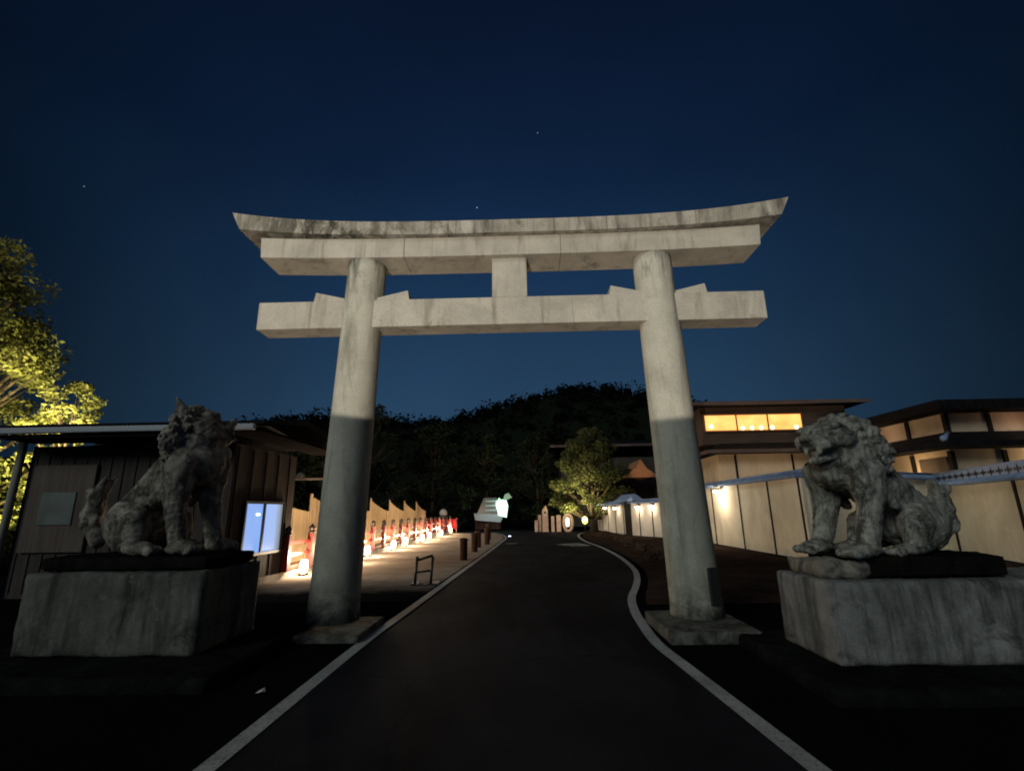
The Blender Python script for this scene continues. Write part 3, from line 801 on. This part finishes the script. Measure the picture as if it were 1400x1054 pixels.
# house with the long lit window
A = empty('townhouse', (10.7, 19, 0), 'cream two storey house with a long glowing orange window above the wall', 'house')
bm = bmesh.new(); box(bm, 10.6, 18.2, 19.0, 26, 0, 4.35); obj('lower_wall', bm, OUT, A)
bm = bmesh.new(); box(bm, 10.0, 17.9, 19.25, 26, 4.9, 6.95); obj('upper_wall', bm, wood('brown_siding', (.15, .10, .075), (.09, .06, .045), 1, 0), A)
for x in (11.5, 14.5, 17.4):
    bm = bmesh.new(); box(bm, x-.05, x+.05, 18.96, 18.998, 1, 4.3); obj('timber', bm, DW, A)
bm = bmesh.new(); skirt(bm, 10.6, 18.2, 19.0, 26, 4.352, .62, .75, .3); obj('lower_roof', bm, TILE, A)
bm = bmesh.new(); box(bm, 9.82, 18.9, 18.15, 18.24, 4.33, 4.52); box(bm, 9.76, 9.84, 18.2, 26, 4.33, 4.52); obj('fascia', bm, FASC, A)
bm = bmesh.new(); hiproof(bm, 10.0, 17.9, 19.25, 26, 6.952, .95, .8, 2.5); obj('upper_roof', bm, TILE, A)
bm = bmesh.new(); box(bm, 9.15, 18.75, 18.38, 18.45, 6.93, 7.12); obj('upper_fascia', bm, FASC, A)
bm = bmesh.new(); box(bm, 10.1, 15.5, 19.16, 19.248, 5.58, 5.66); box(bm, 10.1, 15.5, 19.16, 19.248, 6.50, 6.60)
for x in (10.15, 11.9, 13.6, 15.45): box(bm, x-.035, x+.035, 19.16, 19.246, 5.66, 6.50)
wf = obj('window', bm, mat('window_wood', (.25, .11, .05), .6), A)
m = bpy.data.materials.new('lit_orange_window'); m.use_nodes = True; n = N(m)
v = n.co((1, 1, 1)); n.b.inputs['Base Color'].default_value = (.4, .3, .2, 1)
sp = n.new('ShaderNodeSeparateXYZ'); n.nt.links.new(v, sp.inputs[0])
c = n.ramp(n.noise(1.1, v, 4, .6), [(.3, (1.0, .30, .05)), (.7, (1.0, .52, .14))])
n.nt.links.new(c, n.b.inputs['Emission Color']); n.b.inputs['Emission Strength'].default_value = 1.75
bm = bmesh.new(); box(bm, 10.18, 15.42, 19.20, 19.235, 5.66, 6.50); obj('pane', bm, m, wf)
for i, x in enumerate((10.5, 12.2, 12.7, 13.2, 13.8, 15.1)):
    bm = bmesh.new(); ell(bm, (x, 19.18, 5.78 if i else 5.9), (.10, .02, .11), sub=2); obj('lamp', bm, emit('pane_lamp', (1, .9, .6), 4), wf)
lamp('AREA', 'window_light', (13.4, 18.9, 6.1), 22, (1, .62, .28), tgt=(13.4, 10, 4.5), size=5.5)
# assumed unseen lamps that wash the lower walls
lamp('POINT', 'assumed_wall_wash', (9.3, 17.6, 2.9), 26, (1, .68, .38), .2)
lamp('POINT', 'assumed_wall_wash', (13.3, 16.6, 2.6), 42, (1, .72, .42), .2)

# house at the right edge
Bh = empty('townhouse', (17, 12, 0), 'dark roofed timber house with warm lit plaster at the right edge, behind the pierced wall', 'house')
X0, Y0 = 16.6, 11.6
bm = bmesh.new(); box(bm, X0-.6, 34, Y0-.6, 22, 0, 3.56); obj('lower_wall', bm, OUT, Bh)
bm = bmesh.new(); box(bm, X0, 34, Y0, 22, 3.9, 5.02); obj('upper_wall', bm, OUT, Bh)
for x, y, z0_, z1_ in ((X0+.0, Y0, 4.2, 5.0), (X0+1.6, Y0, 4.2, 5.0), (X0+6, Y0, 4.2, 5.0), (X0+10, Y0, 4.2, 5.0), (X0, Y0+1.9, 4.2, 5.0), (X0, Y0+3.9, 4.2, 5.0), (X0, Y0+6.5, 4.2, 5.0),
                       (X0-.6, Y0-.6, 0, 3.5), (X0+1.3, Y0-.6, 0, 3.5), (X0+5, Y0-.6, 0, 3.5), (X0-.6, Y0+1.2, 0, 3.5), (X0-.6, Y0+3.0, 0, 3.5)):
    bm = bmesh.new(); box(bm, x-.08, x+.08, y-.08, y+.08, z0_, z1_); obj('timber', bm, DW, Bh)
bm = bmesh.new(); box(bm, X0-.64, X0-.602, Y0-.4, Y0+.9, 1.2, 3.3); obj('shutter', bm, HW2, Bh)
bm = bmesh.new(); skirt(bm, X0-.6, 34, Y0-.6, 22, 3.562, .72, .9, .55, .2); obj('lower_roof', bm, TILE, Bh)
bm = bmesh.new(); hiproof(bm, X0, 34, Y0, 22, 5.022, .75, .9, 1.5, .36); obj('upper_roof', bm, TILE, Bh)
bm = bmesh.new(); ell(bm, (X0-1.45, Y0-1.45, 3.86), (.12, .10, .12), sub=2); tube(bm, [(X0-1.45, Y0-1.45, 3.80), (X0-.1, Y0-.1, 4.26)], .07, 8); obj('corner_tile', bm, COP, Bh)
lamp('POINT', 'assumed_wall_wash', (15.3, 12.4, 2.9), 30, (1, .70, .36), .2)  # assumed unseen lamps washing the right house's lower walls
lamp('POINT', 'assumed_wall_wash', (19.5, 10.4, 2.9), 60, (1, .74, .42), .2)
lamp('POINT', 'assumed_upper_wash', (15.8, 14.5, 4.55), 6, (1, .62, .42), .15)  # assumed lamps without fixtures, lighting the upper walls
lamp('POINT', 'assumed_upper_wash', (19.2, 10.8, 4.45), 9, (1, .62, .42), .15)
lamp('POINT', 'assumed_upper_wash', (23.5, 10.8, 4.45), 9, (1, .62, .42), .15)

# far hall behind the lit tree, and the small gabled roof
Cb = empty('shrine_hall', (8, 42, 0), 'dark far hall with a long grey eave behind the lit tree', 'hall')
bm = bmesh.new(); box(bm, 4.0, 16, 42, 50, 0, 6.6); obj('wall', bm, HW, Cb)
bm = bmesh.new(); hiproof(bm, 4.0, 16, 42, 50, 7.6, 1.2, 1.2, 4, .2); obj('roof', bm, TILE, Cb)
bm = bmesh.new(); box(bm, 2.8, 17.2, 40.72, 40.80, 7.58, 7.80); obj('fascia', bm, FASC, Cb)
for x in (5.5, 8, 10.5):
    bm = bmesh.new(); box(bm, x, x+1.2, 41.94, 41.998, 4.6, 5.6); obj('window', bm, mat('dim_window', (.10, .13, .14), .3), Cb)
Db = empty('gabled_lodge', (9.9, 34, 0), 'small lodge with an orange lit gable, left of the right pillar', 'lodge')
bm = bmesh.new(); box(bm, 8.9, 11.2, 34.6, 38, 0, 4.3); obj('wall', bm, HW, Db)
bm = bmesh.new()
pts = [(-1.6, 4.25), (-1.1, 4.42), (-.5, 4.85), (0, 5.62), (.5, 4.85), (1.1, 4.42), (1.6, 4.25), (1.6, 4.12), (-1.6, 4.12)]
prism(bm, [(x+10.0, z) for x, z in pts], 34.0, 38.2); obj('roof', bm, wood('copper_gable', (.50, .26, .14), (.36, .18, .10), 1, 0), Db)
bm = bmesh.new(); hiproof(bm, 8.0, 12.2, 33.6, 38, 3.3, .7, .5, 1.0); obj('lower_roof', bm, TILE, Db)
lamp('SPOT', 'gable_light', (9.6, 30.5, 3.2), 160, (1, .55, .30), .05, (10, 34, 4.8), spot_size=R(30))

# ------------------------------------------------------------------ far end: stones, pale booth
PINK = stone('pink_granite', (.62, .47, .38), (.42, .30, .24), .2, .3, 4, .4)
def pillar_stone(x, y, w_, h_, lab, cap=.0, name='stone_post'):
    bm = bmesh.new(); box(bm, x-w_/2, x+w_/2, y-.14, y+.14, 0, h_)
    o = obj('x', remesh(bm, .035, 2, .015, 5, .006, 14), PINK); o.name = name
    return tag(o, lab, 'stone post', 'lit stone posts at the end of the road')
pillar_stone(1.05, 31.0, .26, .85, 'shortest lit stone post at the left end of the row')
pillar_stone(1.32, 31.2, .24, 1.25, 'narrow lit stone post left of the tall stone marker')
pillar_stone(2.30, 31.0, .24, 1.15, 'lit stone post just right of the tall stone marker')
pillar_stone(2.75, 31.0, .34, 1.22, 'broader lit stone post beside the oval ring')
e = empty('stone_marker', (1.72, 31, 0), 'tall pale stone marker with a small dark round hole near its top', 'stone marker')
bm = bmesh.new(); prism(bm, [(1.5, 0), (1.96, 0), (1.94, 1.6), (1.78, 1.95), (1.52, 1.6)], 30.86, 31.14); obj('slab', remesh(bm, .03, 1, .015, 5), PINK, e)
bm = bmesh.new(); ell(bm, (1.72, 30.86, 1.42), (.09, .02, .09), sub=2); obj('hole', bm, BLK, e)
e = empty('ring_monument', (3.4, 30.8, 0), 'oval stone ring with a glowing lamp inside it', 'monument')
bm = bmesh.new(); pts = [Vector((3.42+.36*math.cos(a)*(1 if math.cos(a) > 0 else .8), 30.8, .66+.62*math.sin(a))) for a in [2*PI*k_/28 for k_ in range(28)]]
for i in range(28): caps(bm, pts[i], pts[(i+1) % 28], .13, .13, 2)
obj('ring', remesh(bm, .03, 1, .012, 6), PINK, e)
bm = bmesh.new(); lathe(bm, [(.10, 0), (.17, .15), (.17, .55), (.08, .70)], (3.40, 30.8, .35), 14); obj('lamp', bm, emit('ring_lamp', (1, .78, .58), 1.3), e)
lamp('POINT', 'assumed_stone_light', (2.3, 29.7, .5), 14, (1, .70, .52), .1)  # assumed unseen lamps lighting the stones from in front
lamp('POINT', 'assumed_stone_light', (3.5, 29.9, .4), 6, (1, .75, .58), .1)

PALEB = mat('pale_blue_metal', (.35, .42, .50), .5, .4)
K = empty('ticket_booth', (-3.2, 38, 0), 'small booth with pale sloping roof and green lit side at the end of the road', 'booth')
bm = bmesh.new()
for x in (-4.2, -3.2, -2.2): box(bm, x-.1, x+.1, 37.9, 38.1, 0, .75)
box(bm, -4.15, -2.0, 38.0, 39.2, 0, .62); obj('base', bm, BR, K)
bm = bmesh.new(); prism(bm, [(-4.25, .80), (-2.0, .60), (-1.75, 1.15), (-2.3, 1.30), (-4.4, 1.41)], 37.6, 39.2); obj('canopy', bm, PALEB, K)
bm = bmesh.new(); prism(bm, [(-4.1, 1.42), (-2.2, 1.30), (-1.85, 2.2), (-2.4, 2.75), (-3.5, 2.75)], 37.9, 39.0); obj('cabin', bm, mat('dark_cabin', (.03, .045, .06), .3, .5), K)
for q in range(3):
    bm = bmesh.new(); box(bm, -3.4+q*.03, -2.3, 37.86, 37.898, 1.6+q*.4, 1.72+q*.4); obj('slat', bm, PALEB, K)
GRN = emit('green_white_light', (.55, 1.0, .62), 2.2)
bm = bmesh.new(); prism(bm, [(-2.2, 1.20), (-1.45, 1.0), (-1.3, 2.0), (-1.5, 2.65), (-2.1, 2.5), (-2.3, 2.0)], 37.5, 37.62); obj('light_panel', bm, emit('panel_glow', (.62, 1.0, .85), 1.3), K)
bm = bmesh.new(); prism(bm, [(-2.35, 1.7), (-2.05, 1.9), (-1.9, 2.5), (-2.1, 2.75), (-2.4, 2.3)], 37.4, 37.49); obj('green_panel', bm, emit('green_glow', (.12, .9, .15), 1.0), K)
bm = bmesh.new(); prism(bm, [(-1.75, 2.45), (-1.25, 2.6), (-.95, 2.75), (-1.25, 3.15), (-1.6, 3.0)], 37.4, 37.5); obj('flag_panel', bm, mat('pale_green_panel', (.4, .6, .5), .6), K)
lamp('POINT', 'booth_light', (-2.4, 36.8, 2.1), 26, (.6, 1.0, .8), .15)

# ------------------------------------------------------------------ trees
BARK = wood('bark', (.10, .08, .055), (.045, .035, .025), 1.5)
LEAFA = leafmat('lit_leaves', (.060, .080, .020), (.20, .205, .06), .4)
LEAFC = leafmat('olive_leaves', (.050, .062, .022), (.15, .155, .06), .4)
LEAFD = leafmat('dark_leaves', (.018, .028, .012), (.045, .055, .022), .3)
def leaves(bm, c, r, n, size, rnd, squash=.8):
    for _ in range(n):
        while True:
            p = Vector((rnd.uniform(-1, 1), rnd.uniform(-1, 1), rnd.uniform(-1, 1)))
            if .25 < p.length < 1: break
        p = Vector((p.x*r, p.y*r, p.z*r*squash))+Vector(c)
        a = Vector((rnd.gauss(0, 1), rnd.gauss(0, 1), rnd.gauss(0, .6))).normalized(); b = a.orthogonal().normalized()
        b = (b*math.cos(rnd.uniform(0, 6.28))+a.cross(b)*math.sin(rnd.uniform(0, 6.28))).normalized()
        s = size*rnd.uniform(.6, 1.3)
        c2 = a*s*.5; d = b*s*.24
        bm.faces.new([bm.verts.new(p-c2), bm.verts.new(p+d-c2*.1), bm.verts.new(p+c2), bm.verts.new(p-d-c2*.1)])
def tree(name, loc, h, rad, label, leafm, ncl=40, nl=160, size=.16, seed=1, trunk=.22, low=.32, group=None, shape=1.0):
    rnd = random.Random(seed)
    e = empty(name, loc, label, 'tree', group)
    x, y, z = loc
    bm = bmesh.new(); tb = bmesh.new()
    top = h*.8; tp = [Vector((x+rnd.uniform(-.1, .1)*i*.5, y+rnd.uniform(-.1, .1)*i*.5, z+top*i/6)) for i in range(7)]
    tube(tb, tp, [trunk*(1-.13*i) for i in range(7)], 10)
    for k_ in range(ncl):
        t = rnd.random()**.8
        zz = low*h+(1-low)*h*t
        rr_ = rad*(math.sin(PI*min(.98, .22+.78*t))**.6)*shape
        a = rnd.uniform(0, 2*PI); q = rnd.uniform(.35, 1)**.6*rr_
        c_ = Vector((x+q*math.cos(a), y+q*math.sin(a), z+zz-.1*h*(q/rad)))
        leaves(bm, c_, rad*rnd.uniform(.16, .30), nl, size, rnd, .65)
        base_ = tp[min(6, max(1, int(6*(zz-.2*h)/top)))]
        mid = base_.lerp(c_, .5)+Vector((0, 0, -.1*rad))
        tube(tb, [base_, mid, c_], [trunk*.32, trunk*.2, trunk*.06], 5)
    obj('trunk', tb, BARK, e); obj('crown', bm, leafm, e)
    return e
# big floodlit tree at the left edge
tree('broadleaf_tree', (-17.3, 6.5, 0), 10.4, 3.0, 'tall floodlit yellow green tree rising behind the hut at the left edge', LEAFA, 95, 230, .17, 7, .3, .12)
tree('broadleaf_tree', (-13.3, 6.4, 0), 5.6, 1.35, 'low lit bough of leaves just above the left end of the hut roof', LEAFA, 26, 150, .14, 12, .12, .3)
lamp('SPOT', 'assumed_tree_uplight', (-13.0, 3.4, .6), 14000, (1.0, .84, .38), .12, (-16.2, 6.5, 7.2), spot_size=R(95), spot_blend=.7)  # assumed uplights, no fixture: inferred from the lit leaves
lamp('SPOT', 'assumed_tree_uplight', (-12.2, 5.2, 3.6), 1100, (1.0, .76, .40), .1, (-13.3, 6.8, 5), spot_size=R(110), spot_blend=.5)
# lit tree at the end of the right wall
tree('broadleaf_tree', (5.0, 28.4, 0), 7.2, 2.7, 'rounded lit tree with a yellow floodlight at its foot, at the end of the road', LEAFC, 105, 190, .20, 21, .26, .22)
F = empty('floodlight', (4.3, 27.3, .85), 'bright yellow floodlight beside the trunk of the rounded tree', 'floodlight')
bm = bmesh.new(); ell(bm, (4.3, 27.3, .88), (.20, .06, .26), sub=2); obj('lens', bm, emit('yellow_lens', (.95, .85, .10), 2.6), F)
bm = bmesh.new(); tube(bm, [(4.3, 27.42, 0), (4.3, 27.42, .85)], .03, 8); box(bm, 4.12, 4.48, 27.37, 27.47, .68, 1.08); obj('stand', bm, BLK, F)
lamp('SPOT', 'tree_flood', (3.2, 25.2, .9), 2300, (1, .86, .40), .1, (4.0, 28.6, 4.2), spot_size=R(100), spot_blend=.6)
# dark trees
darks = [(-13.0, 33, 10.5, 4.2, 'dark bushy tree behind the board fence, left of the others'), (-8.2, 38, 9.6, 3.6, 'dark tree with faint green top right of the left pillar'),
         (-3.8, 44, 9.2, 3.4, 'dark tree directly behind the pale booth'), (1.6, 46, 9.6, 3.6, 'black tree behind the lit stone posts'),
         (-9.6, 15.5, 5.0, 2.0, 'dark tree behind the gateway, right of the hut roof'), (-18, 30, 8.2, 4.0, 'dark tree far behind the hut'), (17.2, 26.5, 8.4, 2.3, 'dark tree top showing between the two houses')]
for i, (x, y, h_, r_, lab) in enumerate(darks):
    tree('broadleaf_tree', (x, y, 0), h_, r_, lab, LEAFD, 55, 110, .30, 40+i, .25, .12, 'dark trees beyond the plaza')

# low shrubs on the earth verge
for i, (x, y, s_) in enumerate([(3.9, 7.6, .30), (4.3, 10.2, .34), (4.2, 13.2, .36), (5.0, 9.0, .26), (4.5, 16.2, .4), (4.4, 19.5, .4), (6.0, 12.0, .3)]):
    rnd = random.Random(90+i); bm = bmesh.new()
    for q in range(4): leaves(bm, (x+rnd.uniform(-s_, s_)*.6, y+rnd.uniform(-s_, s_)*.6, .08+s_*.6), s_*.6, 60, .10, rnd, .8)
    lab = ['low shrub nearest the bend of the right line', 'low shrub beside the right pillar on the verge', 'third low shrub along the verge', 'small shrub behind the right pillar', 'low shrub near the pale diamond patch', 'farthest low shrub by the doorway wall', 'small shrub at the foot of the wall behind the pillar'][i]
    tag(obj('shrub', bm, leafmat('shrub_leaves_%d' % i, (.05, .035, .025), (.12, .08, .06), .3) if i == 0 else bpy.data.materials['shrub_leaves_0']), lab, 'shrub', 'low shrubs on the verge')

# ------------------------------------------------------------------ wooded hill
prof = [(-400, 6), (-260, 14), (-170, 22), (-110, 29), (-69, 33), (-50, 33), (-37, 31), (-22, 31), (-14, 33.5), (-5.7, 36.5), (4, 38), (11.4, 40), (20, 40.8), (28.4, 41), (40, 38.5), (59, 33), (85, 26), (130, 24), (200, 18), (400, 8)]
def hz(x):
    for a, b in zip(prof, prof[1:]):
        if a[0] <= x <= b[0]: return a[1]+(b[1]-a[1])*(x-a[0])/(b[0]-a[0])
    return 6
def hill_h(x, y):
    t = min(1, max(0, (y-62)/88)); s = t*t*(3-2*t)
    b = 1-min(1, max(0, (y-165)/120))**2*.8
    return -1.2+hz(x)*s*b+ (1.2*noise.noise((x*.05, y*.05, 0)))*s
bm = bmesh.new()
X = [-400+i*8 for i in range(101)]; Yv = [60+j*6 for j in range(40)]
V = [[bm.verts.new((x, y, hill_h(x, y)-1.5)) for y in Yv] for x in X]
for i in range(len(X)-1):
    for j in range(len(Yv)-1): bm.faces.new((V[i][j], V[i+1][j], V[i+1][j+1], V[i][j+1]))
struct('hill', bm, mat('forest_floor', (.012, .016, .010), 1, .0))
rnd = random.Random(5); bm = bmesh.new()
for k_ in range(1500):
    if k_ < 750: x = rnd.uniform(-110, 150); y = rnd.uniform(128, 158)
    else: x = rnd.uniform(-90, 110); y = rnd.uniform(64, 130)
    z = hill_h(x, y); r_ = rnd.choice((1.2, 1.6, 2.2, 2.8, 4.2))
    leaves(bm, (x, y, z-.6+rnd.uniform(-.8, .5)), r_, 42, 1.15, rnd, .85)
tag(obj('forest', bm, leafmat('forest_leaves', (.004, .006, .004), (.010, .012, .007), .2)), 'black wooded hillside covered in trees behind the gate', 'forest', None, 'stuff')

# ------------------------------------------------------------------ render settings
S.render.engine = 'CYCLES'
S.cycles.max_bounces = 5; S.cycles.diffuse_bounces = 3
S.cycles.sample_clamp_indirect = 4
S.cycles.pixel_filter_type = 'BLACKMAN_HARRIS'; S.cycles.filter_width = 1.9
S.view_settings.view_transform = 'Standard'; S.view_settings.look = 'None'
S.view_settings.exposure = 0; S.view_settings.gamma = 1
